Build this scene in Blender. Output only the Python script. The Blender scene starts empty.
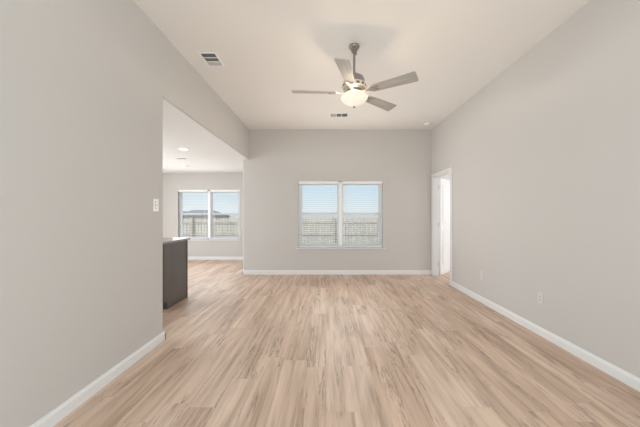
import bpy, bmesh, math, random
from mathutils import Vector, Matrix
random.seed(7)
PI = math.pi
C = bpy.context.scene.collection
S = bpy.context.scene

# ------------------------------------------------------------------ camera
F = 274.0                                   # focal length in pixels of the 640 px frame
cd = bpy.data.cameras.new('camera')
cd.sensor_width = 36.0
cd.lens = F / 640.0 * 36.0
cd.shift_x = -6.0 / 640.0
cd.shift_y = 2.0 / 640.0
cd.clip_start = 0.05
cam = bpy.data.objects.new('camera', cd)
cam.location = (0, 0, 1.24)
cam.rotation_euler = (PI / 2, 0, 0)
C.objects.link(cam)
S.camera = cam

# ------------------------------------------------------------------ sky
W = bpy.data.worlds.new('sky')
S.world = W
W.use_nodes = True
wn = W.node_tree
wn.nodes.clear()
wo = wn.nodes.new('ShaderNodeOutputWorld')
bg = wn.nodes.new('ShaderNodeBackground')
tc = wn.nodes.new('ShaderNodeTexCoord')
sx = wn.nodes.new('ShaderNodeSeparateXYZ')
rp = wn.nodes.new('ShaderNodeValToRGB')
wn.links.new(tc.outputs['Generated'], sx.inputs[0])
wn.links.new(sx.outputs['Z'], rp.inputs[0])
wn.links.new(rp.outputs[0], bg.inputs[0])
wn.links.new(bg.outputs[0], wo.inputs[0])
e = rp.color_ramp.elements
e[0].position = 0.0
e[0].color = (0.80, 0.88, 0.90, 1)
e[1].position = 0.16
e[1].color = (0.52, 0.70, 0.84, 1)
e2 = rp.color_ramp.elements.new(0.06)
e2.color = (0.68, 0.81, 0.88, 1)
bg.inputs[1].default_value = 0.93

XL, XR = -1.62, 2.22        # faces of the left and right walls
# ------------------------------------------------------------------ sun, daylight and added fill lights
def light(name, typ, loc, rot, power, col, **kw):
    d = bpy.data.lights.new(name, typ)
    d.energy = power
    d.color = col
    for k, v in kw.items():
        setattr(d, k, v)
    o = bpy.data.objects.new(name, d)
    o.location = loc
    o.rotation_euler = rot
    C.objects.link(o)
    return o

# sun from behind and left of the house, so no direct beam comes through the far windows
light('sun', 'SUN', (0, 0, 20), (math.radians(48), 0, math.radians(-28)), 3.4, (1.0, 0.96, 0.9), angle=0.01)
# added area light for an assumed, unseen sliding door behind the camera
light('rear_fill', 'AREA', (0.3, -3.1, 1.35), (PI / 2 + 0.05, 0, 0), 86, (0.98, 0.955, 0.91),
      shape='RECTANGLE', size=3.0, size_y=2.2)
# daylight through the far double window, thrown up and in by its slats
light('far_window_daylight', 'AREA', (0.305, 5.45, 1.2), (-PI / 2 - 0.35, 0, 0), 20, (1.0, 0.94, 0.88),
      shape='RECTANGLE', size=1.6, size_y=1.0)
# added fill on the near side walls; no windows are built there
light('left_fill', 'AREA', (XL + 0.04, -1.7, 1.5), (PI / 2, 0, -PI / 2), 46, (0.50, 0.79, 1.0),
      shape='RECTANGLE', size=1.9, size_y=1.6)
light('right_fill', 'AREA', (XR - 0.04, -1.7, 1.5), (PI / 2, 0, PI / 2), 46, (0.50, 0.79, 1.0),
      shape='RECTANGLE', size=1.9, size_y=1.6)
# added fill for the kitchen, from an assumed unseen side opening
light('kitchen_fill', 'AREA', (-5.35, 4.2, 1.35), (PI / 2, 0, -PI / 2), 118, (0.88, 0.95, 1.0),
      shape='RECTANGLE', size=4.0, size_y=2.0)
# daylight through the nook's double window
light('nook_window_daylight', 'AREA', (-3.29, 7.35, 1.2), (-PI / 2 - 0.1, 0, 0), 15, (0.96, 0.97, 1.0),
      shape='RECTANGLE', size=1.6, size_y=1.0)
# added fill that brightens the side room, at an assumed unseen window
light('side_room_fill', 'AREA', (5.4, 5.0, 1.5), (PI / 2, 0, PI / 2), 64, (0.97, 0.98, 1.0),
      shape='RECTANGLE', size=2.0, size_y=1.6)

vs = S.view_settings
vs.view_transform = 'Standard'
vs.look = 'None'
vs.exposure = 0.13
vs.gamma = 1.0
vs.use_curve_mapping = False

# ------------------------------------------------------------------ materials
def mat(name, col, rough=0.6, metal=0.0, bump=None, spec=0.5, var=None):
    m = bpy.data.materials.new(name)
    m.use_nodes = True
    nt = m.node_tree
    b = nt.nodes['Principled BSDF']
    b.inputs['Base Color'].default_value = (*col, 1)
    b.inputs['Roughness'].default_value = rough
    b.inputs['Metallic'].default_value = metal
    b.inputs['Specular IOR Level'].default_value = spec
    if bump or var:
        t = nt.nodes.new('ShaderNodeTexCoord')
    if bump:
        n = nt.nodes.new('ShaderNodeTexNoise')
        n.inputs['Scale'].default_value = bump[0]
        n.inputs['Detail'].default_value = 3
        bp = nt.nodes.new('ShaderNodeBump')
        bp.inputs['Strength'].default_value = bump[1]
        bp.inputs['Distance'].default_value = 0.004
        nt.links.new(t.outputs['Object'], n.inputs['Vector'])
        nt.links.new(n.outputs['Fac'], bp.inputs['Height'])
        nt.links.new(bp.outputs[0], b.inputs['Normal'])
    if var:   # (scale vec, amount)
        mp = nt.nodes.new('ShaderNodeMapping')
        mp.inputs['Scale'].default_value = var[0]
        n2 = nt.nodes.new('ShaderNodeTexNoise')
        n2.inputs['Scale'].default_value = 1.0
        n2.inputs['Detail'].default_value = 5
        r = nt.nodes.new('ShaderNodeValToRGB')
        a = var[1]
        r.color_ramp.elements[0].position = 0.3
        r.color_ramp.elements[0].color = (*[c * (1 - a) for c in col], 1)
        r.color_ramp.elements[1].position = 0.7
        r.color_ramp.elements[1].color = (*[min(1, c * (1 + a)) for c in col], 1)
        nt.links.new(t.outputs['Object'], mp.inputs[0])
        nt.links.new(mp.outputs[0], n2.inputs['Vector'])
        nt.links.new(n2.outputs['Fac'], r.inputs[0])
        nt.links.new(r.outputs[0], b.inputs['Base Color'])
    return m

def emit(name, col, strength):
    m = mat(name, col, 0.4)
    b = m.node_tree.nodes['Principled BSDF']
    b.inputs['Emission Color'].default_value = (*col, 1)
    b.inputs['Emission Strength'].default_value = strength
    return m

def glass_mat(name, gloss=0.008, tint=(0.985, 0.985, 0.985)):
    m = bpy.data.materials.new(name)
    m.use_nodes = True
    nt = m.node_tree
    nt.nodes.clear()
    o = nt.nodes.new('ShaderNodeOutputMaterial')
    mx = nt.nodes.new('ShaderNodeMixShader')
    tr = nt.nodes.new('ShaderNodeBsdfTransparent')
    gl = nt.nodes.new('ShaderNodeBsdfGlossy')
    tr.inputs[0].default_value = (*tint, 1)
    gl.inputs['Roughness'].default_value = 0.3
    mx.inputs[0].default_value = gloss
    nt.links.new(tr.outputs[0], mx.inputs[1])
    nt.links.new(gl.outputs[0], mx.inputs[2])
    nt.links.new(mx.outputs[0], o.inputs[0])
    return m

def screen_mat():
    """fine insect mesh: mostly open, a little grey weave"""
    m = bpy.data.materials.new('insect_mesh')
    m.use_nodes = True
    nt = m.node_tree
    nt.nodes.clear()
    o = nt.nodes.new('ShaderNodeOutputMaterial')
    mx = nt.nodes.new('ShaderNodeMixShader')
    tr = nt.nodes.new('ShaderNodeBsdfTransparent')
    df = nt.nodes.new('ShaderNodeBsdfDiffuse')
    df.inputs[0].default_value = (0.25, 0.25, 0.25, 1)
    mx.inputs[0].default_value = 0.16
    nt.links.new(tr.outputs[0], mx.inputs[1])
    nt.links.new(df.outputs[0], mx.inputs[2])
    nt.links.new(mx.outputs[0], o.inputs[0])
    return m

def floor_mat():
    m = bpy.data.materials.new('oak_planks')
    m.use_nodes = True
    nt = m.node_tree
    N, L = nt.nodes, nt.links
    b = N['Principled BSDF']
    def math_(op, a=None, c=None, **k):
        n = N.new('ShaderNodeMath')
        n.operation = op
        for i, v in enumerate((a, c)):
            if v is None:
                continue
            if isinstance(v, (int, float)):
                n.inputs[i].default_value = v
            else:
                L.new(v, n.inputs[i])
        return n.outputs[0]
    def comb(x, y, z):
        n = N.new('ShaderNodeCombineXYZ')
        for i, v in enumerate((x, y, z)):
            if isinstance(v, (int, float)):
                n.inputs[i].default_value = v
            else:
                L.new(v, n.inputs[i])
        return n.outputs[0]
    def noise(vec, detail=4, rough=0.55, dist=0.0):
        n = N.new('ShaderNodeTexNoise')
        n.inputs['Scale'].default_value = 1.0
        n.inputs['Detail'].default_value = detail
        n.inputs['Roughness'].default_value = rough
        n.inputs['Distortion'].default_value = dist
        L.new(vec, n.inputs['Vector'])
        return n.outputs['Fac']
    def ramp(fac, stops):
        n = N.new('ShaderNodeValToRGB')
        el = n.color_ramp.elements
        while len(el) < len(stops):
            el.new(0.5)
        for q, (p, c) in zip(el, stops):
            q.position = p
            q.color = (*c, 1) if not isinstance(c, (int, float)) else (c, c, c, 1)
        L.new(fac, n.inputs[0])
        return n.outputs[0]
    def mix(kind, fac, a, c):
        n = N.new('ShaderNodeMix')
        n.data_type = 'RGBA'
        n.blend_type = kind
        if isinstance(fac, (int, float)):
            n.inputs[0].default_value = fac
        else:
            L.new(fac, n.inputs[0])
        L.new(a, n.inputs[6])
        if isinstance(c, tuple):
            n.inputs[7].default_value = (*c, 1)
        else:
            L.new(c, n.inputs[7])
        return n.outputs[2]
    tcn = N.new('ShaderNodeTexCoord')
    sp = N.new('ShaderNodeSeparateXYZ')
    L.new(tcn.outputs['Object'], sp.inputs[0])
    x, y = sp.outputs['X'], sp.outputs['Y']
    PW, PL = 0.178, 1.22
    xr = math_('DIVIDE', x, PW)
    row = math_('FLOOR', xr)
    wn1 = N.new('ShaderNodeTexWhiteNoise')
    wn1.noise_dimensions = '1D'
    L.new(row, wn1.inputs['W'])
    yy = math_('ADD', math_('DIVIDE', y, PL), wn1.outputs['Value'])
    colm = math_('FLOOR', yy)
    wn2 = N.new('ShaderNodeTexWhiteNoise')
    wn2.noise_dimensions = '2D'
    L.new(comb(row, colm, 0), wn2.inputs['Vector'])
    rnd = wn2.outputs['Value']
    seed = math_('MULTIPLY', rnd, 37.0)
    # plank tone
    tone = ramp(rnd, [(0.0, (0.585, 0.435, 0.33)), (0.35, (0.66, 0.50, 0.39)),
                      (0.7, (0.70, 0.55, 0.44)), (1.0, (0.645, 0.475, 0.365))])
    # long soft streaks
    v1 = comb(math_('ADD', math_('MULTIPLY', x, 20.0), seed), math_('MULTIPLY', y, 1.0), seed)
    g1 = noise(v1, 3, 0.55, 0.6)
    c1 = mix('MULTIPLY', 1.0, tone, ramp(g1, [(0.28, (0.76, 0.70, 0.65)), (0.46, (0.985, 0.975, 0.965)), (0.70, (1.10, 1.10, 1.10))]))
    # broad cloudy figure inside each plank
    v5 = comb(math_('ADD', math_('MULTIPLY', x, 8.0), math_('MULTIPLY', seed, 2.0)), math_('MULTIPLY', y, 0.9), seed)
    c1 = mix('MULTIPLY', 1.0, c1, ramp(noise(v5, 3, 0.5, 0.8), [(0.30, (0.85, 0.80, 0.77)), (0.5, (1.0, 0.985, 0.98)), (0.66, (1.11, 1.11, 1.11))]))
    # fine fibre
    v2 = comb(math_('ADD', math_('MULTIPLY', x, 120.0), seed), math_('MULTIPLY', y, 4.0), seed)
    g2 = noise(v2, 3, 0.6)
    c2 = mix('MULTIPLY', 1.0, c1, ramp(g2, [(0.25, 0.88), (0.7, 1.05)]))
    # dark cracks and knots
    v3 = comb(math_('ADD', math_('MULTIPLY', x, 17.0), math_('MULTIPLY', seed, 3.0)), math_('MULTIPLY', y, 0.9), seed)
    g3 = noise(v3, 6, 0.65, 1.0)
    cr = ramp(math_('ABSOLUTE', math_('SUBTRACT', g3, 0.445)), [(0.0, 1.0), (0.012, 0.45), (0.035, 0.0)])
    v4 = comb(math_('MULTIPLY', x, 5.0), math_('MULTIPLY', y, 1.6), seed)
    msk = ramp(noise(v4, 2), [(0.46, 0.0), (0.57, 0.9)])
    crm = mix('MULTIPLY', 1.0, cr, msk)
    c3 = mix('MIX', crm, c2, (0.24, 0.16, 0.115))
    # seams
    fx = math_('FRACT', xr)
    ex = math_('MINIMUM', fx, math_('SUBTRACT', 1.0, fx))
    fy = math_('FRACT', yy)
    ey = math_('MINIMUM', fy, math_('SUBTRACT', 1.0, fy))
    sx_ = math_('LESS_THAN', ex, 0.008)
    sy_ = math_('LESS_THAN', ey, 0.0016)
    seam = math_('MULTIPLY', math_('MAXIMUM', sx_, sy_), 0.2)
    c4 = mix('MIX', seam, c3, (0.30, 0.21, 0.155))
    L.new(c4, b.inputs['Base Color'])
    rr = ramp(g1, [(0.3, 0.52), (0.7, 0.42)])
    L.new(rr, b.inputs['Roughness'])
    b.inputs['Specular IOR Level'].default_value = 0.45
    return m

M = {
    'wall': mat('greige_paint', (0.608, 0.580, 0.552), 0.75, bump=(160, 0.12), spec=0.25),
    'ceil': mat('ceiling_paint', (0.84, 0.82, 0.79), 0.85, bump=(120, 0.15), spec=0.2),
    'kceil': mat('nook_ceiling_paint', (0.80, 0.80, 0.79), 0.85, bump=(120, 0.12), spec=0.2),
    'trim': mat('white_trim_paint', (0.80, 0.795, 0.79), 0.35),
    'vinyl': mat('white_vinyl', (0.92, 0.92, 0.92), 0.4),
    'slat': mat('white_slat', (0.92, 0.92, 0.92), 0.5),
    'almond': mat('almond_plastic', (0.66, 0.65, 0.62), 0.4),
    'lamplit': mat('lamplit_nickel', (0.78, 0.73, 0.66), 0.45, 0.5),  # paler nickel, the bulbs' light on the motor put into its colour
    'plastic': mat('white_plastic', (0.90, 0.90, 0.89), 0.35),
    'dark': mat('dark_slot', (0.05, 0.05, 0.05), 0.6),
    'nickel': mat('brushed_nickel', (0.33, 0.30, 0.275), 0.36, 0.85, bump=(300, 0.05)),
    'blade': mat('grey_washed_wood', (0.40, 0.38, 0.35), 0.5, var=((3, 40, 3), 0.18)),
    'espresso': mat('espresso_wood', (0.115, 0.102, 0.095), 0.36, var=((14, 14, 1.0), 0.10)),
    'granite': mat('grey_granite', (0.36, 0.34, 0.33), 0.18, var=((90, 90, 90), 0.4)),
    'glass': glass_mat('window_glass'),
    'mesh': screen_mat(),
    'picket': mat('weathered_cedar', (0.66, 0.605, 0.555), 0.85, var=((9, 9, 0.7), 0.22)),
    'post': mat('weathered_post', (0.50, 0.45, 0.41), 0.85, var=((9, 9, 0.7), 0.2)),
    'grass': mat('dry_grass', (0.30, 0.29, 0.17), 0.95, var=((2, 2, 2), 0.3)),
    'brick': mat('pale_brick', (0.50, 0.44, 0.40), 0.9, var=((3, 3, 12), 0.15)),
    'roof': mat('grey_shingles', (0.20, 0.20, 0.205), 0.9, var=((6, 6, 6), 0.2)),
    'steel': mat('satin_steel', (0.70, 0.70, 0.69), 0.35, 0.8),
    'floor': floor_mat(),
    'duct': mat('grey_louver', (0.62, 0.61, 0.59), 0.5),
    'lens': emit('lamp_lens', (1.0, 0.97, 0.92), 6.0),
}

# ------------------------------------------------------------------ mesh helpers
def box(bm, x0, x1, y0, y1, z0, z1, bev=0.0, seg=2, mtx=None):
    r = bmesh.ops.create_cube(bm, size=1.0)
    vs_ = r['verts']
    for v in vs_:
        v.co = Vector(((x0 + x1) / 2 + v.co.x * (x1 - x0), (y0 + y1) / 2 + v.co.y * (y1 - y0), (z0 + z1) / 2 + v.co.z * (z1 - z0)))
    if bev:
        es = list({e for v in vs_ for e in v.link_edges})
        r2 = bmesh.ops.bevel(bm, geom=es, offset=bev, segments=seg, affect='EDGES', profile=0.5)
        vs_ = list({v for v in r2['verts']} | {v for v in vs_ if v.is_valid})
    if mtx is not None:
        bmesh.ops.transform(bm, matrix=mtx, verts=[v for v in vs_ if v.is_valid])
    return vs_

def lathe(bm, prof, cx=0, cy=0, cz=0, n=32, axis='Z', cap=True):
    rings = []
    for r, z in prof:
        ring = []
        for i in range(n):
            a = 2 * PI * i / n
            c, s = r * math.cos(a), r * math.sin(a)
            if axis == 'Z':
                p = (cx + c, cy + s, cz + z)
            elif axis == 'Y':
                p = (cx + c, cy + z, cz + s)
            else:
                p = (cx + z, cy + c, cz + s)
            ring.append(bm.verts.new(p))
        rings.append(ring)
    for a, b_ in zip(rings, rings[1:]):
        for i in range(n):
            bm.faces.new((a[i], a[(i + 1) % n], b_[(i + 1) % n], b_[i]))
    if cap:
        bm.faces.new(rings[0])
        bm.faces.new(rings[-1])

def prism(bm, pts, z0, z1, mtx=None):
    lo = [bm.verts.new((p[0], p[1], z0)) for p in pts]
    hi = [bm.verts.new((p[0], p[1], z1)) for p in pts]
    bm.faces.new(lo)
    bm.faces.new(hi)
    n = len(pts)
    for i in range(n):
        bm.faces.new((lo[i], lo[(i + 1) % n], hi[(i + 1) % n], hi[i]))
    if mtx is not None:
        bmesh.ops.transform(bm, matrix=mtx, verts=lo + hi)
    return lo, hi

def B():
    return bmesh.new()

def obj(name, bm, m, parent=None, smooth=False, loc=None):
    bmesh.ops.recalc_face_normals(bm, faces=bm.faces)
    me = bpy.data.meshes.new(name)
    bm.to_mesh(me)
    bm.free()
    me.materials.append(m)
    if smooth:
        me.polygons.foreach_set('use_smooth', [True] * len(me.polygons))
        me.set_sharp_from_angle(angle=math.radians(38))
    o = bpy.data.objects.new(name, me)
    C.objects.link(o)
    if parent:
        o.parent = parent
    if loc:
        o.location = loc
    return o

def tag(o, label, cat, group=None, kind=None):
    o['label'] = label
    o['category'] = cat
    if group:
        o['group'] = group
    if kind:
        o['kind'] = kind
    return o

def thing(name, label, cat, loc, rotz=0.0, group=None):
    o = bpy.data.objects.new(name, None)
    o.empty_display_size = 0.1
    C.objects.link(o)
    o.location = loc
    o.rotation_euler = (0, 0, rotz)
    return tag(o, label, cat, group)

def struct(o, label, cat):
    return tag(o, label, cat, None, 'structure')

def copy_tree(o, parent=None):
    c = o.copy()
    C.objects.link(c)
    c.parent = parent
    for ch in list(o.children):
        copy_tree(ch, c)
    return c

# ------------------------------------------------------------------ room dimensions
YB, H = 5.77, 3.05
YF = -3.2
LT = 0.125                  # left wall thickness
YO = 2.732                   # where the left wall ends and the opening starts
ZO = 2.42                   # opening height
KX, KY = -5.4, 7.69         # nook: left wall face, window wall face
KYF = -0.6
KH = 2.4205
WX0, WX1, WZ0, WZ1 = -0.59, 1.20, 0.56, 1.966
KW0, KW1 = -4.157, -2.416
BT = 0.14                   # outer wall thickness
DY0, DY1, DZ = 4.87, 5.68, 2.04     # door opening in the right wall
RX, RY0, RY1, RH = 5.5, 3.2, 7.6, 2.6  # side room

# floor
bm = B()
box(bm, KX - BT, RX + BT, YF - BT, YB + BT, -0.12, 0)
box(bm, KX - BT, XL - LT, YB + BT, KY + BT, -0.12, 0)
box(bm, XR + 0.12, RX + BT, YB + BT, RY1 + BT, -0.12, 0)
struct(obj('floor', bm, M['floor']), 'light oak plank floor running the length of the room', 'floor')

# ceilings
bm = B()
box(bm, XL - LT, XR + 0.12, YF - BT, YB + BT, H, H + 0.1)
struct(obj('ceiling', bm, M['ceil']), 'high pale greige ceiling with the fan', 'ceiling')
bm = B()
box(bm, KX - BT, XL - LT, KYF - BT, KY + BT, KH, KH + 0.1)
prism(bm, [(KX, KYF), (XL - LT, KYF), (XL - LT, YO), (XL - 0.02, YO), (XL - 0.02, YB), (XL - LT, YB), (XL - LT, KY), (KX, KY)], KH - 0.004, KH - 0.001)
struct(obj('ceiling_nook', bm, M['kceil']), 'lower white ceiling beyond the opening on the left', 'ceiling')
bm = B()
box(bm, XR + 0.12, RX + BT, RY0 - BT, RY1 + BT, RH, RH + 0.1)
struct(obj('ceiling_side_room', bm, M['kceil']), 'white ceiling of the room behind the open door', 'ceiling')

# left wall: the part beside the camera and the head over the opening, with rounded drywall corners
bm = B()
box(bm, XL - LT, XL, YF, YO - 0.03, 0, H)
box(bm, XL - LT, XL, YO - 0.03, YO, ZO, H)
box(bm, XL - LT, XL, YO - 0.03, YO, 0, ZO)
es = [e_ for e_ in bm.edges if all(abs(v.co.y - YO) < 1e-6 and v.co.z < ZO + 1e-6 for v in e_.verts) and abs(e_.verts[0].co.z - e_.verts[1].co.z) > 1]
bmesh.ops.bevel(bm, geom=es, offset=0.02, segments=4, affect='EDGES', profile=0.5)
box(bm, XL - LT, XL, YO, YB, ZO, H)
es = [e_ for e_ in bm.edges if all(abs(v.co.z - ZO) < 1e-6 for v in e_.verts) and abs(e_.verts[0].co.y - e_.verts[1].co.y) > 1]
bmesh.ops.bevel(bm, geom=es, offset=0.02, segments=4, affect='EDGES', profile=0.5)
struct(obj('wall_left', bm, M['wall'], smooth=True), 'greige left wall with the wide opening to the nook', 'wall')

def holed_wall(name, x0, x1, y0, y1, hx0, hx1, hz0, hz1, top, label, bull=False):
    bm = B()
    if bull:
        v = box(bm, x0, hx0, y0, y1, 0, top)
        es = [e_ for e_ in bm.edges if all(abs(q.co.x - x0) < 1e-6 for q in e_.verts) and abs(e_.verts[0].co.z - e_.verts[1].co.z) > 1]
        bmesh.ops.bevel(bm, geom=es, offset=0.02, segments=4, affect='EDGES', profile=0.5)
    else:
        box(bm, x0, hx0, y0, y1, 0, top)
    box(bm, hx1, x1, y0, y1, 0, top)
    box(bm, hx0, hx1, y0, y1, 0, hz0)
    box(bm, hx0, hx1, y0, y1, hz1, top)
    return struct(obj(name, bm, M['wall'], smooth=True), label, 'wall')

holed_wall('wall_back', XL - LT - 0.005, XR + 0.12, YB, YB + BT, WX0, WX1, WZ0 - 0.025, WZ1, H, 'greige far wall with the double window', bull=True)
holed_wall('wall_nook_back', KX - BT, XL - LT, KY, KY + BT, KW0, KW1, WZ0 - 0.025, WZ1, KH, 'pale far wall of the nook with its double window')
bm = B()
box(bm, XL - LT, XL - LT + BT, YB + BT, KY + BT, 0, KH + 0.1)
struct(obj('wall_nook_right', bm, M['wall']), 'side wall of the nook past the opening', 'wall')
# nook left wall with an opening added for the kitchen fill light
bm = B()
box(bm, KX - BT, KX, KYF, 2.1, 0, KH)
box(bm, KX - BT, KX, 6.3, KY, 0, KH)
box(bm, KX - BT, KX, 2.1, 6.3, 0, 0.3)
box(bm, KX - BT, KX, 2.1, 6.3, 2.4, KH)
struct(obj('wall_nook_left', bm, M['wall']), 'left wall of the nook and kitchen', 'wall')
bm = B()
box(bm, KX - BT, XL - LT, KYF - BT, KYF, 0, KH)
struct(obj('wall_nook_front', bm, M['wall']), 'near wall of the kitchen side', 'wall')

# right wall with door opening
bm = B()
box(bm, XR, XR + 0.12, YF, DY0, 0, H)
box(bm, XR, XR + 0.12, DY1, YB, 0, H)
box(bm, XR, XR + 0.12, DY0, DY1, DZ, H)
struct(obj('wall_right', bm, M['wall']), 'long greige right wall with the open door at its far end', 'wall')
# wall behind the camera with an opening added for the rear fill light
holed_wall('wall_front', XL - LT, XR + 0.12, YF - BT, YF, -1.2, 1.8, 0.02, 2.45, H, 'wall behind the viewer with an opening added for light')

# side room behind the door
bm = B()
box(bm, XR + 0.12, RX + BT, RY1, RY1 + BT, 0, RH)
box(bm, XR + 0.12, RX + BT, RY0 - BT, RY0, 0, RH)
box(bm, RX, RX + BT, RY0, 4.0, 0, RH)
box(bm, RX, RX + BT, 6.0, RY1, 0, RH)
box(bm, RX, RX + BT, 4.0, 6.0, 0, 0.7)
box(bm, RX, RX + BT, 4.0, 6.0, 2.3, RH)
box(bm, XR, XR + 0.12, YB + BT, RY1 + BT, 0, RH)
struct(obj('wall_side_room', bm, M['kceil']), 'white walls of the room behind the open door', 'wall')

# baseboards
BH, BD = 0.088, 0.015
def base_profile(bm, p0, p1, nrm):
    """straight run from p0 to p1 standing out along nrm"""
    p0, p1, nrm = Vector(p0), Vector(p1), Vector(nrm)
    prof = [(0, 0), (BD, 0), (BD, BH - 0.022), (BD * 0.7, BH - 0.012), (BD * 0.45, BH), (0, BH)]
    A = [bm.verts.new((p0.x + nrm.x * d, p0.y + nrm.y * d, z)) for d, z in prof]
    Bv = [bm.verts.new((p1.x + nrm.x * d, p1.y + nrm.y * d, z)) for d, z in prof]
    bm.faces.new(A)
    bm.faces.new(Bv)
    n = len(prof)
    for i in range(n):
        bm.faces.new((A[i], A[(i + 1) % n], Bv[(i + 1) % n], Bv[i]))
bm = B()
base_profile(bm, (XL, YF), (XL, YO + BD), (1, 0))
base_profile(bm, (XL + BD, YO), (XL - LT - BD, YO), (0, 1))
base_profile(bm, (XL - LT, KYF), (XL - LT, YO + BD), (-1, 0))
struct(obj('baseboard_left', bm, M['trim']), 'white baseboard along the left wall and around its end', 'baseboard')
bm = B()
base_profile(bm, (XL - LT - 0.005 - BD, YB), (XR, YB), (0, -1))
base_profile(bm, (XL - LT - 0.005, YB - BD), (XL - LT - 0.005, YB + BT), (-1, 0))
struct(obj('baseboard_back', bm, M['trim']), 'white baseboard under the far double window', 'baseboard')
bm = B()
base_profile(bm, (XR, YF), (XR, DY0 - 0.06), (-1, 0))
struct(obj('baseboard_right', bm, M['trim']), 'white baseboard along the right wall', 'baseboard')
bm = B()
base_profile(bm, (KX, KY), (XL - LT, KY), (0, -1))
base_profile(bm, (KX, KYF), (KX, KY), (1, 0))
struct(obj('baseboard_nook', bm, M['trim']), 'white baseboard of the nook under its window', 'baseboard')

# ------------------------------------------------------------------ windows
def window(name, x0, x1, yf, label, mull=0.07):
    """twin single-hung vinyl window set deep in the wall; yf = inner wall face"""
    z0, z1 = WZ0, WZ1
    r = bpy.data.objects.new(name, None)
    C.objects.link(r)
    r.location = ((x0 + x1) / 2, yf, z0)
    struct(r, label, 'window')
    ox = (x0 + x1) / 2
    hw = (x1 - x0) / 2
    h = z1 - z0
    ya, yb = 0.078, 0.135
    fw = 0.042
    bm = B()
    box(bm, -hw, -hw + fw, ya, yb, 0, h)
    box(bm, hw - fw, hw, ya, yb, 0, h)
    box(bm, -hw + fw, hw - fw, ya, yb, h - fw, h)
    box(bm, -hw + fw, hw - fw, ya, yb, 0, fw)
    obj('window_frame', bm, M['vinyl'], r)
    bm = B()
    box(bm, -mull / 2, mull / 2, ya - 0.06, yb, fw, h - fw, 0.004)
    obj('mullion', bm, M['vinyl'], r)
    bm = B()
    box(bm, -hw - 0.045, hw + 0.045, -0.03, -0.0005, -0.024, 0, 0.004)
    box(bm, -hw + 0.001, hw - 0.001, -0.001, ya, -0.024, 0)
    obj('window_sill', bm, M['trim'], r)
    mid = h * 0.515
    for sgn in (-1, 1):
        a, b_ = (-hw + fw, -mull / 2) if sgn < 0 else (mull / 2, hw - fw)
        for nm, q0, q1, yy in (('upper_sash', mid - 0.02, h - fw, 0.108), ('lower_sash', fw, mid + 0.02, 0.084)):
            bm = B()
            sw = 0.032
            box(bm, a, a + sw, yy, yy + 0.022, q0, q1)
            box(bm, b_ - sw, b_, yy, yy + 0.022, q0, q1)
            box(bm, a + sw, b_ - sw, yy, yy + 0.022, q0, q0 + 0.04)
            box(bm, a + sw, b_ - sw, yy, yy + 0.022, q1 - 0.036, q1)
            s = obj(nm, bm, M['vinyl'], r)
            bm = B()
            box(bm, a + sw, b_ - sw, yy + 0.009, yy + 0.013, q0 + 0.04, q1 - 0.036)
            obj('pane', bm, M['glass'], s)
            if nm == 'lower_sash':
                bm = B()
                box(bm, (a + b_) / 2 - 0.04, (a + b_) / 2 + 0.04, yy - 0.012, yy, q1 - 0.014, q1 - 0.002, 0.002)
                obj('sash_lock', bm, M['vinyl'], s)
        bm = B()
        box(bm, a, b_, 0.1318, 0.1322, fw, mid)
        obj('insect_screen', bm, M['mesh'], r)
    return r

window('window_1', WX0, WX1, YB, 'white double window in the far wall of the main room')
window('window_2', KW0, KW1, KY, 'white double window in the nook seen through the opening')

def blind(x0, x1, yf, tilt, label, group):
    """2-inch slat blind hanging just inside the opening"""
    h = WZ1 - WZ0
    w = (x1 - x0) / 2 - 0.006
    r = thing('window_blind', label, 'blind', ((x0 + x1) / 2, yf + 0.038, WZ0 + 0.0), 0, group)
    bm = B()
    box(bm, -w, w, -0.028, 0.028, h - 0.06, h - 0.001, 0.003)
    obj('head_rail', bm, M['slat'], r)
    bm = B()
    n = 30
    zt, zb = h - 0.085, 0.06
    for i in range(n):
        z = zt + (zb - zt) * i / (n - 1)
        mt = Matrix.Translation((0, 0, z)) @ Matrix.Rotation(tilt, 4, 'X')
        box(bm, -w, w, -0.025, 0.025, -0.0016, 0.0016, mtx=mt)
    obj('slats', bm, M['slat'], r)
    bm = B()
    box(bm, -w, w, -0.025, 0.025, 0.012, 0.036, 0.003)
    obj('bottom_rail', bm, M['slat'], r)
    for px in (-w + 0.09, w - 0.09):
        bm = B()
        for yy in (-0.027, 0.027):
            box(bm, px - 0.0016, px + 0.0016, yy - 0.0008, yy + 0.0008, 0.03, h - 0.06)
        obj('ladder_cord', bm, M['slat'], r)
    bm = B()
    lathe(bm, [(0.004, 0), (0.004, -0.55), (0.006, -0.56), (0.006, -0.62)], -w + 0.05, -0.034, h - 0.07, 8)
    obj('tilt_wand', bm, M['slat'], r)
    return r

mw = 0.035
cx = (WX0 + WX1) / 2
blind(WX0, cx - mw, YB, math.radians(6), 'white slat blind over the left half of the main room window', 'slat blinds')
blind(cx + mw, WX1, YB, math.radians(6), 'white slat blind over the right half of the main room window', 'slat blinds')
cx = (KW0 + KW1) / 2
blind(KW0, cx - mw, KY, 0, 'open slat blind over the left half of the nook window', 'slat blinds')
blind(cx + mw, KW1, KY, 0, 'open slat blind over the right half of the nook window', 'slat blinds')

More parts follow.
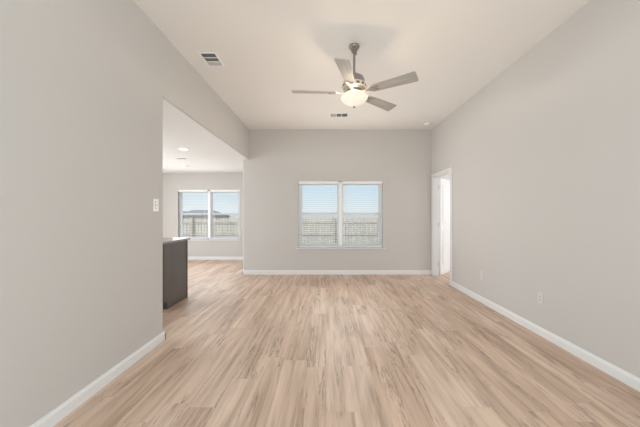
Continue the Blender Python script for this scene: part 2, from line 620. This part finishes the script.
# ------------------------------------------------------------------ door in the right wall
d = bpy.data.objects.new('door_1', None)
C.objects.link(d)
d.location = (XR, DY1, 0)
struct(d, 'white panel door standing open at the far end of the right wall', 'door')
bm = B()    # casing on the room side
cw = 0.052
y0, y1 = DY0 - DY1, 0.0
for (a, b_, z0, z1) in ((y0 - cw, y0 + 0.004, 0, DZ + cw), (y1 - 0.004, y1 + cw, 0, DZ + cw), (y0 + 0.004, y1 - 0.004, DZ - 0.004, DZ + cw)):
    box(bm, -0.016, 0, a, b_, z0, z1, 0.003)
obj('casing', bm, M['trim'], d)
bm = B()
for (a, b_, z0, z1) in ((y0, y0 + 0.016, 0, DZ), (y1 - 0.016, y1, 0, DZ), (y0 + 0.016, y1 - 0.016, DZ - 0.016, DZ)):
    box(bm, 0, 0.12, a, b_, z0, z1)
# stop strip
for (a, b_, z0, z1) in ((y0 + 0.016, y0 + 0.027, 0, DZ - 0.016), (y1 - 0.027, y1 - 0.016, 0, DZ - 0.016)):
    box(bm, 0.05, 0.075, a, b_, z0, z1)
obj('jamb', bm, M['trim'], d)
# leaf, hinged at the far jamb, swung into the side room
ang = math.radians(47)
lw, lt, lh = 0.765, 0.035, 2.0
hinge = Vector((0.128, -0.02, 0))
mt = Matrix.Translation(hinge) @ Matrix.Rotation(ang, 4, 'Z')
bm = B()
box(bm, 0.004, lw, -lt + 0.018, 0.0, 0.012, lh + 0.012)
leaf = obj('door_leaf', bm, M['trim'], d)
leaf.matrix_local = mt
for (z0, z1) in ((0.22, 0.92), (1.06, 1.88)):
    bm = B()
    a0, a1 = 0.12, lw - 0.12
    for yy0, yy1 in ((-lt + 0.008, -lt + 0.018), (0.0, 0.008)):
        box(bm, a0, a1, yy0, yy1, z0, z0 + 0.035, 0.003)
        box(bm, a0, a1, yy0, yy1, z1 - 0.035, z1, 0.003)
        box(bm, a0, a0 + 0.035, yy0, yy1, z0 + 0.035, z1 - 0.035, 0.003)
        box(bm, a1 - 0.035, a1, yy0, yy1, z0 + 0.035, z1 - 0.035, 0.003)
    obj('panel_moulding', bm, M['trim'], leaf)
bm = B()
lathe(bm, [(0.03, 0), (0.03, 0.006), (0.012, 0.01), (0.012, 0.035), (0.026, 0.045), (0.028, 0.06), (0.02, 0.07), (0.004, 0.072)], lw - 0.07, 0.0, 0.95, 20, axis='Y')
lathe(bm, [(0.03, 0), (0.03, -0.006), (0.012, -0.01), (0.012, -0.035), (0.026, -0.045), (0.028, -0.06), (0.02, -0.07), (0.004, -0.072)], lw - 0.07, -lt + 0.018, 0.95, 20, axis='Y')
obj('door_knob', bm, M['steel'], leaf, smooth=True)
for z in (0.24, 1.05, 1.82):
    bm = B()
    lathe(bm, [(0.007, -0.045), (0.007, 0.045)], 0.126, -0.021, z, 12)
    box(bm, 0.085, 0.122, -0.0185, -0.0165, z - 0.045, z + 0.045)
    obj('hinge', bm, M['steel'], d, smooth=True)

# ------------------------------------------------------------------ ceiling fan
FX, FY = 0.301, 2.93
ZBL = 2.540 - H            # blade plane below the ceiling
fan = thing('ceiling_fan', 'brushed nickel ceiling fan with grey wood blades and a lit glass bowl', 'ceiling fan', (FX, FY, H))
bm = B()
lathe(bm, [(0.057, 0), (0.058, -0.012), (0.054, -0.020), (0.042, -0.029), (0.036, -0.034), (0.034, -0.054), (0.024, -0.060), (0.022, -0.074), (0.031, -0.078), (0.031, -0.088), (0.016, -0.092)], n=36)
obj('canopy', bm, M['nickel'], fan, smooth=True)
bm = B()
lathe(bm, [(0.0125, -0.086), (0.0125, -0.315)], n=16)
lathe(bm, [(0.022, -0.285), (0.024, -0.30), (0.024, -0.318)], n=20)
obj('downrod', bm, M['nickel'], fan, smooth=True)
bm = B()
lathe(bm, [(0.03, -0.312), (0.070, -0.320), (0.100, -0.340), (0.112, -0.370), (0.112, -0.405), (0.118, -0.412), (0.124, -0.425), (0.124, -0.452), (0.116, -0.468), (0.100, -0.476), (0.085, -0.480), (0.085, -0.496)], n=40)
obj('motor_housing', bm, M['nickel'], fan, smooth=True)
bm = B()     # motor band, pale tone paints in lamp light; dark boxes paint shaded gaps
lathe(bm, [(0.1185, -0.409), (0.1265, -0.418), (0.1265, -0.456), (0.1185, -0.466)], n=48, cap=False)
band = obj('motor_band', bm, M['lamplit'], fan, smooth=True)
gap0 = None
for k in range(14):
    if gap0 is None:
        bm = B()
        box(bm, 0.1255, 0.1278, -0.015, 0.015, -0.448, -0.428, 0.001)
        sl = gap0 = obj('dark_gap', bm, M['dark'], band)
    else:
        sl = copy_tree(gap0, band)
    sl.rotation_euler = (0, 0, 2 * PI * k / 14)
bm = B()
lathe(bm, [(0.078, -0.4965), (0.096, -0.500), (0.096, -0.512), (0.07, -0.516), (0.06, -0.518)], n=36)
obj('flywheel', bm, M['nickel'], fan, smooth=True)
bm = B()
lathe(bm, [(0.055, -0.5185), (0.052, -0.528), (0.034, -0.534), (0.012, -0.537), (0.007, -0.545), (0.007, -0.641)], n=40)
fit = obj('light_fitter', bm, M['nickel'], fan, smooth=True)

# frosted bowl: lets its lamp's light out, glows itself
gm = bpy.data.materials.new('alabaster_glass')
gm.use_nodes = True
nt = gm.node_tree
nt.nodes.clear()
go = nt.nodes.new('ShaderNodeOutputMaterial')
add = nt.nodes.new('ShaderNodeAddShader')
df = nt.nodes.new('ShaderNodeBsdfDiffuse')
em = nt.nodes.new('ShaderNodeEmission')
tn = nt.nodes.new('ShaderNodeTexCoord')
nz = nt.nodes.new('ShaderNodeTexNoise')
rg = nt.nodes.new('ShaderNodeValToRGB')
nz.inputs['Scale'].default_value = 14
nz.inputs['Detail'].default_value = 4
nz.inputs['Distortion'].default_value = 1.5
rg.color_ramp.elements[0].color = (0.74, 0.63, 0.46, 1)
rg.color_ramp.elements[0].position = 0.3
rg.color_ramp.elements[1].color = (1.0, 0.93, 0.78, 1)
rg.color_ramp.elements[1].position = 0.65
nt.links.new(tn.outputs['Object'], nz.inputs['Vector'])
nt.links.new(nz.outputs['Fac'], rg.inputs[0])
nt.links.new(rg.outputs[0], em.inputs[0])
em.inputs[1].default_value = 0.55
df.inputs[0].default_value = (0.6, 0.58, 0.52, 1)
nt.links.new(df.outputs[0], add.inputs[0])
nt.links.new(em.outputs[0], add.inputs[1])
nt.links.new(add.outputs[0], go.inputs[0])
bm = B()
lathe(bm, [(0.122, -0.535), (0.136, -0.538), (0.143, -0.547), (0.142, -0.560), (0.133, -0.576), (0.113, -0.594), (0.086, -0.612),
           (0.055, -0.628), (0.025, -0.641), (0.006, -0.645)], n=48, cap=False)
obj('glass_bowl', bm, gm, fan, smooth=True)
bm = B()
lathe(bm, [(0.004, -0.641), (0.012, -0.646), (0.013, -0.652), (0.008, -0.659), (0.003, -0.663)], n=20)
obj('finial', bm, M['nickel'], fan, smooth=True)
for k in range(3):
    a = math.radians(30 + 120 * k)
    bx_, by_ = 0.088 * math.cos(a), 0.088 * math.sin(a)
    bm = B()
    lathe(bm, [(0.004, -0.535), (0.013, -0.541), (0.020, -0.556), (0.020, -0.566), (0.012, -0.578), (0.003, -0.581)], bx_, by_, 0, 16)
    obj('light_bulb', bm, M['lens'], fan, smooth=True)
    lamp = light('bowl_lamp', 'POINT', (bx_, by_, -0.529), (0, 0, 0), 4, (1.0, 0.80, 0.57), shadow_soft_size=0.006)
    lamp.parent = fan

def blade_pts():
    r0, r1 = 0.205, 0.66
    w0, w1 = 0.052, 0.068
    rc = 0.018
    pts = [(r0, -w0), ]
    for k in range(5):
        a = -PI / 2 + k * PI / 8
        pts.append((r1 - rc + rc * math.cos(a), -w1 + rc + rc * math.sin(a)))
    for k in range(5):
        a = k * PI / 8
        pts.append((r1 - rc + rc * math.cos(a), w1 - rc + rc * math.sin(a)))
    pts.append((r0, w0))
    pts.append((r0 - 0.015, w0 - 0.02))
    pts.append((r0 - 0.015, -w0 + 0.02))
    return pts
blade0 = None
for k in range(4):      # the four blades the photo shows
    a = math.radians(183 + 72 * k)
    if blade0 is None:
        bm = B()
        prism(bm, blade_pts(), -0.003, 0.003)
        bl = obj('fan_blade', bm, M['blade'], fan)
        bm = B()
        # flat Y-shaped iron: arm from the flywheel, spreading under the blade
        prism(bm, [(0.085, -0.014), (0.16, -0.011), (0.20, -0.034), (0.265, -0.034), (0.275, -0.022), (0.235, -0.012), (0.235, 0.012),
                   (0.275, 0.022), (0.265, 0.034), (0.20, 0.034), (0.16, 0.011), (0.085, 0.014)], -0.009, -0.0035)
        iron = obj('blade_iron', bm, M['nickel'], bl)
        blade0 = bl
    else:
        bl = copy_tree(blade0, fan)
    bl.matrix_local = Matrix.Translation((0, 0, ZBL + 0.008)) @ Matrix.Rotation(a, 4, 'Z') @ Matrix.Rotation(math.radians(-14.5), 4, 'X')

# ------------------------------------------------------------------ kitchen counter
PX, PY0, PY1, PZ = -2.10, 3.55, 4.13, 0.872
cab = thing('base_cabinet', 'espresso wood base cabinet standing past the end of the left wall', 'cabinet', (PX, PY0, 0))
cl = 1.8
bm = B()
box(bm, -cl, -0.02, 0.02, PY1 - PY0 - 0.0, 0.1, PZ)
obj('cabinet_body', bm, M['espresso'], cab)
bm = B()
box(bm, -cl, -0.02, 0.075, PY1 - PY0, 0, 0.1)
obj('toe_kick', bm, M['espresso'], cab)
bm = B()
dp = PY1 - PY0
prof = [(0.075, 0), (dp, 0), (dp, PZ), (0.0, PZ), (0.0, 0.1), (0.075, 0.1)]
lo = [bm.verts.new((-0.02, p[0], p[1])) for p in prof]
hi = [bm.verts.new((0, p[0], p[1])) for p in prof]
bm.faces.new(lo)
bm.faces.new(hi)
for i in range(6):
    bm.faces.new((lo[i], lo[(i + 1) % 6], hi[(i + 1) % 6], hi[i]))
obj('end_panel', bm, M['espresso'], cab)
bm = B()
box(bm, -0.03, 0.006, dp - 0.0, dp + 0.018, 0, PZ)
obj('corner_trim', bm, M['espresso'], cab)
for i in range(3):
    x1 = -0.035 - i * 0.585
    x0 = x1 - 0.57
    bm = B()
    box(bm, x0, x1, 0.0, 0.02, 0.12, 0.68, 0.003)
    box(bm, x0 + 0.0, x0 + 0.06, -0.006, 0.0, 0.12, 0.68)
    box(bm, x1 - 0.06, x1, -0.006, 0.0, 0.12, 0.68)
    box(bm, x0 + 0.06, x1 - 0.06, -0.006, 0.0, 0.12, 0.18)
    box(bm, x0 + 0.06, x1 - 0.06, -0.006, 0.0, 0.62, 0.68)
    dr = obj('cabinet_door', bm, M['espresso'], cab)
    bm = B()
    box(bm, x0, x1, -0.003, 0.02, 0.70, 0.85, 0.003)
    obj('drawer_front', bm, M['espresso'], cab)
top = obj('countertop', B(), M['granite'])
bm = B()
box(bm, PX - cl, PX + 0.03, PY0 - 0.03, PY1 + 0.045, PZ, PZ + 0.03, 0.004)
bm.to_mesh(top.data)
bm.free()
tag(top, 'grey granite countertop lying on the espresso base cabinet', 'countertop')

# ------------------------------------------------------------------ switches and outlets
def plate_obj(root, w=0.07, h=0.114, m=None):
    bm = B()
    box(bm, -0.006, 0.0, -w / 2, w / 2, -h / 2, h / 2, 0.0025)
    return obj('cover_plate', bm, m or M['almond'], root)
sw = thing('light_switch', 'white light switch plate on the left wall near the opening', 'light switch', (XL + 0.0005, 2.605, 1.338), PI)
plate_obj(sw, 0.075, 0.118, M['plastic'])
bm = B()
box(bm, -0.0075, -0.0055, -0.017, 0.017, -0.034, 0.034)
obj('rocker_frame', bm, M['dark'], sw)
for z0, z1 in ((-0.032, -0.0015), (0.0015, 0.032)):
    bm = B()
    box(bm, -0.011, -0.0056, -0.0155, 0.0155, z0, z1, 0.0015)
    obj('rocker', bm, M['plastic'], sw)

def outlet(y, z, label):
    o = thing('wall_outlet', label, 'outlet', (XR - 0.0005, y, z), 0, 'outlets low on the right wall')
    plate_obj(o)
    for dz in (-0.02, 0.02):
        bm = B()
        box(bm, -0.0085, -0.0058, -0.0165, 0.0165, dz - 0.014, dz + 0.014, 0.001)
        s = obj('socket', bm, M['almond'], o)
        bm = B()
        box(bm, -0.0089, -0.0083, -0.008, -0.005, dz - 0.004, dz + 0.006)
        box(bm, -0.0089, -0.0083, 0.005, 0.008, dz - 0.004, dz + 0.006)
        obj('slot', bm, M['dark'], s)
    return o
outlet(2.83, 0.385, 'white outlet low on the right wall, the nearer one')
outlet(3.90, 0.385, 'white outlet low on the right wall, the one nearer the door')

# ------------------------------------------------------------------ ceiling registers, detectors, recessed lamps
def register(cx, cy, cz, lx, ly, label, along='Y'):
    r = thing('ceiling_vent', label, 'vent', (cx, cy, cz), 0, 'ceiling air registers')
    hx, hy = lx / 2, ly / 2
    fw = 0.022
    bm = B()
    box(bm, -hx, hx, -hy, -hy + fw, -0.008, 0, 0.002)
    box(bm, -hx, hx, hy - fw, hy, -0.008, 0, 0.002)
    box(bm, -hx, -hx + fw, -hy + fw, hy - fw, -0.008, 0, 0.002)
    box(bm, hx - fw, hx, -hy + fw, hy - fw, -0.008, 0, 0.002)
    n = 3
    if along == 'Y':
        for i in (1, 2):
            q = -hy + fw + (ly - 2 * fw) * i / n
            box(bm, -hx + fw, hx - fw, q - 0.006, q + 0.006, -0.007, 0)
    else:
        for i in (1, 2):
            q = -hx + fw + (lx - 2 * fw) * i / n
            box(bm, q - 0.006, q + 0.006, -hy + fw, hy - fw, -0.007, 0)
    obj('vent_frame', bm, M['plastic'], r)
    bm = B()
    box(bm, -hx + fw, hx - fw, -hy + fw, hy - fw, -0.0012, -0.0002)
    obj('duct_opening', bm, M['dark'], r)
    # three banks of louvres, each tilted its own way
    for i in range(3):
        bm = B()
        if along == 'Y':
            a = -hy + fw + (ly - 2 * fw) * i / n + 0.007
            b_ = a + (ly - 2 * fw) / n - 0.014
            for k in range(6):
                q = a + (b_ - a) * (k + 0.5) / 6
                mt = Matrix.Translation((0, q, -0.005)) @ Matrix.Rotation(math.radians((32, 38, -55)[i]), 4, 'X')
                box(bm, -hx + fw, hx - fw, -0.0042, 0.0042, -0.0005, 0.0005, mtx=mt)
        else:
            a = -hx + fw + (lx - 2 * fw) * i / n + 0.007
            b_ = a + (lx - 2 * fw) / n - 0.014
            for k in range(11):
                q = -hy + fw + (ly - 2 * fw) * (k + 0.5) / 11
                mt = Matrix.Translation(((a + b_) / 2, q, -0.005)) @ Matrix.Rotation(math.radians((-55, 30, 22)[i]), 4, 'X')
                box(bm, -(b_ - a) / 2, (b_ - a) / 2, -0.0042, 0.0042, -0.0005, 0.0005, mtx=mt)
        obj('louvers', bm, M['duct'], r)
    return r
register(-1.322, 3.175, H, 0.20, 0.285, 'white ceiling vent near the top of the left wall', 'Y')
register(0.235, 4.93, H, 0.34, 0.20, 'white ceiling vent between the fan and the far window', 'X')
register(-3.0, 5.66, KH, 0.24, 0.18, 'white ceiling vent on the low nook ceiling behind the recessed light', 'X')

bm = B()
lathe(bm, [(0.058, 0), (0.06, -0.006), (0.058, -0.02), (0.05, -0.03), (0.02, -0.034), (0.004, -0.034)], n=32)
sd = thing('smoke_detector', 'small round white detector on the ceiling by the far right corner', 'smoke detector', (2.0, 5.40, H))
obj('detector_body', bm, M['plastic'], sd, smooth=True)
bm = B()
lathe(bm, [(0.004, -0.0335), (0.0035, -0.036)], 0.03, 0, 0.001, n=10)
obj('indicator', bm, M['dark'], sd)

def can(cx, cy, label):
    r = thing('recessed_light', label, 'ceiling light', (cx, cy, KH), 0, None)
    bm = B()
    lathe(bm, [(0.098, 0), (0.100, -0.004), (0.094, -0.008), (0.078, -0.006), (0.076, -0.001)], n=36, cap=False)
    obj('trim_ring', bm, M['plastic'], r, smooth=True)
    bm = B()
    lathe(bm, [(0.076, -0.0015), (0.06, -0.004), (0.004, -0.005)], n=32)
    obj('lens', bm, M['lens'], r, smooth=True)
    return r
can(-2.54, 4.87, 'lit recessed light in the low nook ceiling')
s2 = thing('smoke_detector', 'small white detector on the nook ceiling close to its window', 'smoke detector', (-3.33, 6.5, KH))
bm = B()
lathe(bm, [(0.058, 0), (0.06, -0.006), (0.058, -0.02), (0.05, -0.03), (0.02, -0.034), (0.004, -0.034)], n=32)
obj('detector_body', bm, M['plastic'], s2, smooth=True)

# ------------------------------------------------------------------ yard: lawn, fence, houses
GZ = -0.68
bm = B()
box(bm, -60, 60, 7.95, 90, GZ - 0.2, GZ)
box(bm, -60, KX - 0.6, -20, 7.95, GZ - 0.2, GZ)
struct(obj('ground', bm, M['grass']), 'dry lawn outside the windows', 'lawn')

FYD = 14.0
fe = thing('yard_fence', 'weathered cedar picket fence across the yard outside the windows', 'fence', (0, FYD, GZ))
bays = [(-14 + 2.4 * i) for i in range(10)]
FH = 1.78
for x0 in bays:
    bm = B()
    nP = 16
    for k in range(nP):
        px = x0 + 2.4 * k / nP
        hh = FH + random.uniform(-0.012, 0.012)
        wv = 2.4 / nP - 0.03
        box(bm, px + 0.007, px + 0.007 + wv, -0.01, 0.009, 0.03, hh)
    obj('picket_panel', bm, M['picket'], fe)
    for z in (0.35, 0.95, 1.55):
        bm = B()
        box(bm, x0, x0 + 2.4, -0.05, -0.0105, z - 0.045, z + 0.045)
        obj('fence_rail', bm, M['post'], fe)
for x0 in bays + [bays[-1] + 2.4]:
    bm = B()
    box(bm, x0 - 0.045, x0 + 0.045, -0.14, -0.0505, 0, FH + 0.04)
    obj('fence_post', bm, M['post'], fe)

def house(cx, cy, w, dpt, eave, ridge, label):
    r = thing('neighbor_house', label, 'house', (cx, cy, GZ), 0, 'far houses beyond the fence')
    bm = B()
    box(bm, -w / 2, w / 2, -dpt / 2, dpt / 2, 0, eave)
    obj('house_wall', bm, M['brick'], r)
    bm = B()
    o = 0.4
    a = [(-w / 2 - o, -dpt / 2 - o, eave), (w / 2 + o, -dpt / 2 - o, eave), (w / 2 + o, dpt / 2 + o, eave), (-w / 2 - o, dpt / 2 + o, eave)]
    v = [bm.verts.new(p) for p in a]
    t = [bm.verts.new((-w / 4, 0, ridge)), bm.verts.new((w / 4, 0, ridge))]
    bm.faces.new(v)
    bm.faces.new((v[0], v[1], t[1], t[0]))
    bm.faces.new((v[2], v[3], t[0], t[1]))
    bm.faces.new((v[1], v[2], t[1]))
    bm.faces.new((v[3], v[0], t[0]))
    obj('house_roof', bm, M['roof'], r)
house(-27.0, 60, 9, 8, 1.7, 3.1, 'grey roofed far house beyond the fence, in the nook window')
house(-15.5, 66, 8, 7, 1.6, 2.9, 'second grey roofed far house in the nook window, right of the first')
house(-34.5, 70, 8, 7, 1.7, 3.0, 'third grey roofed far house, leftmost beyond the nook window')
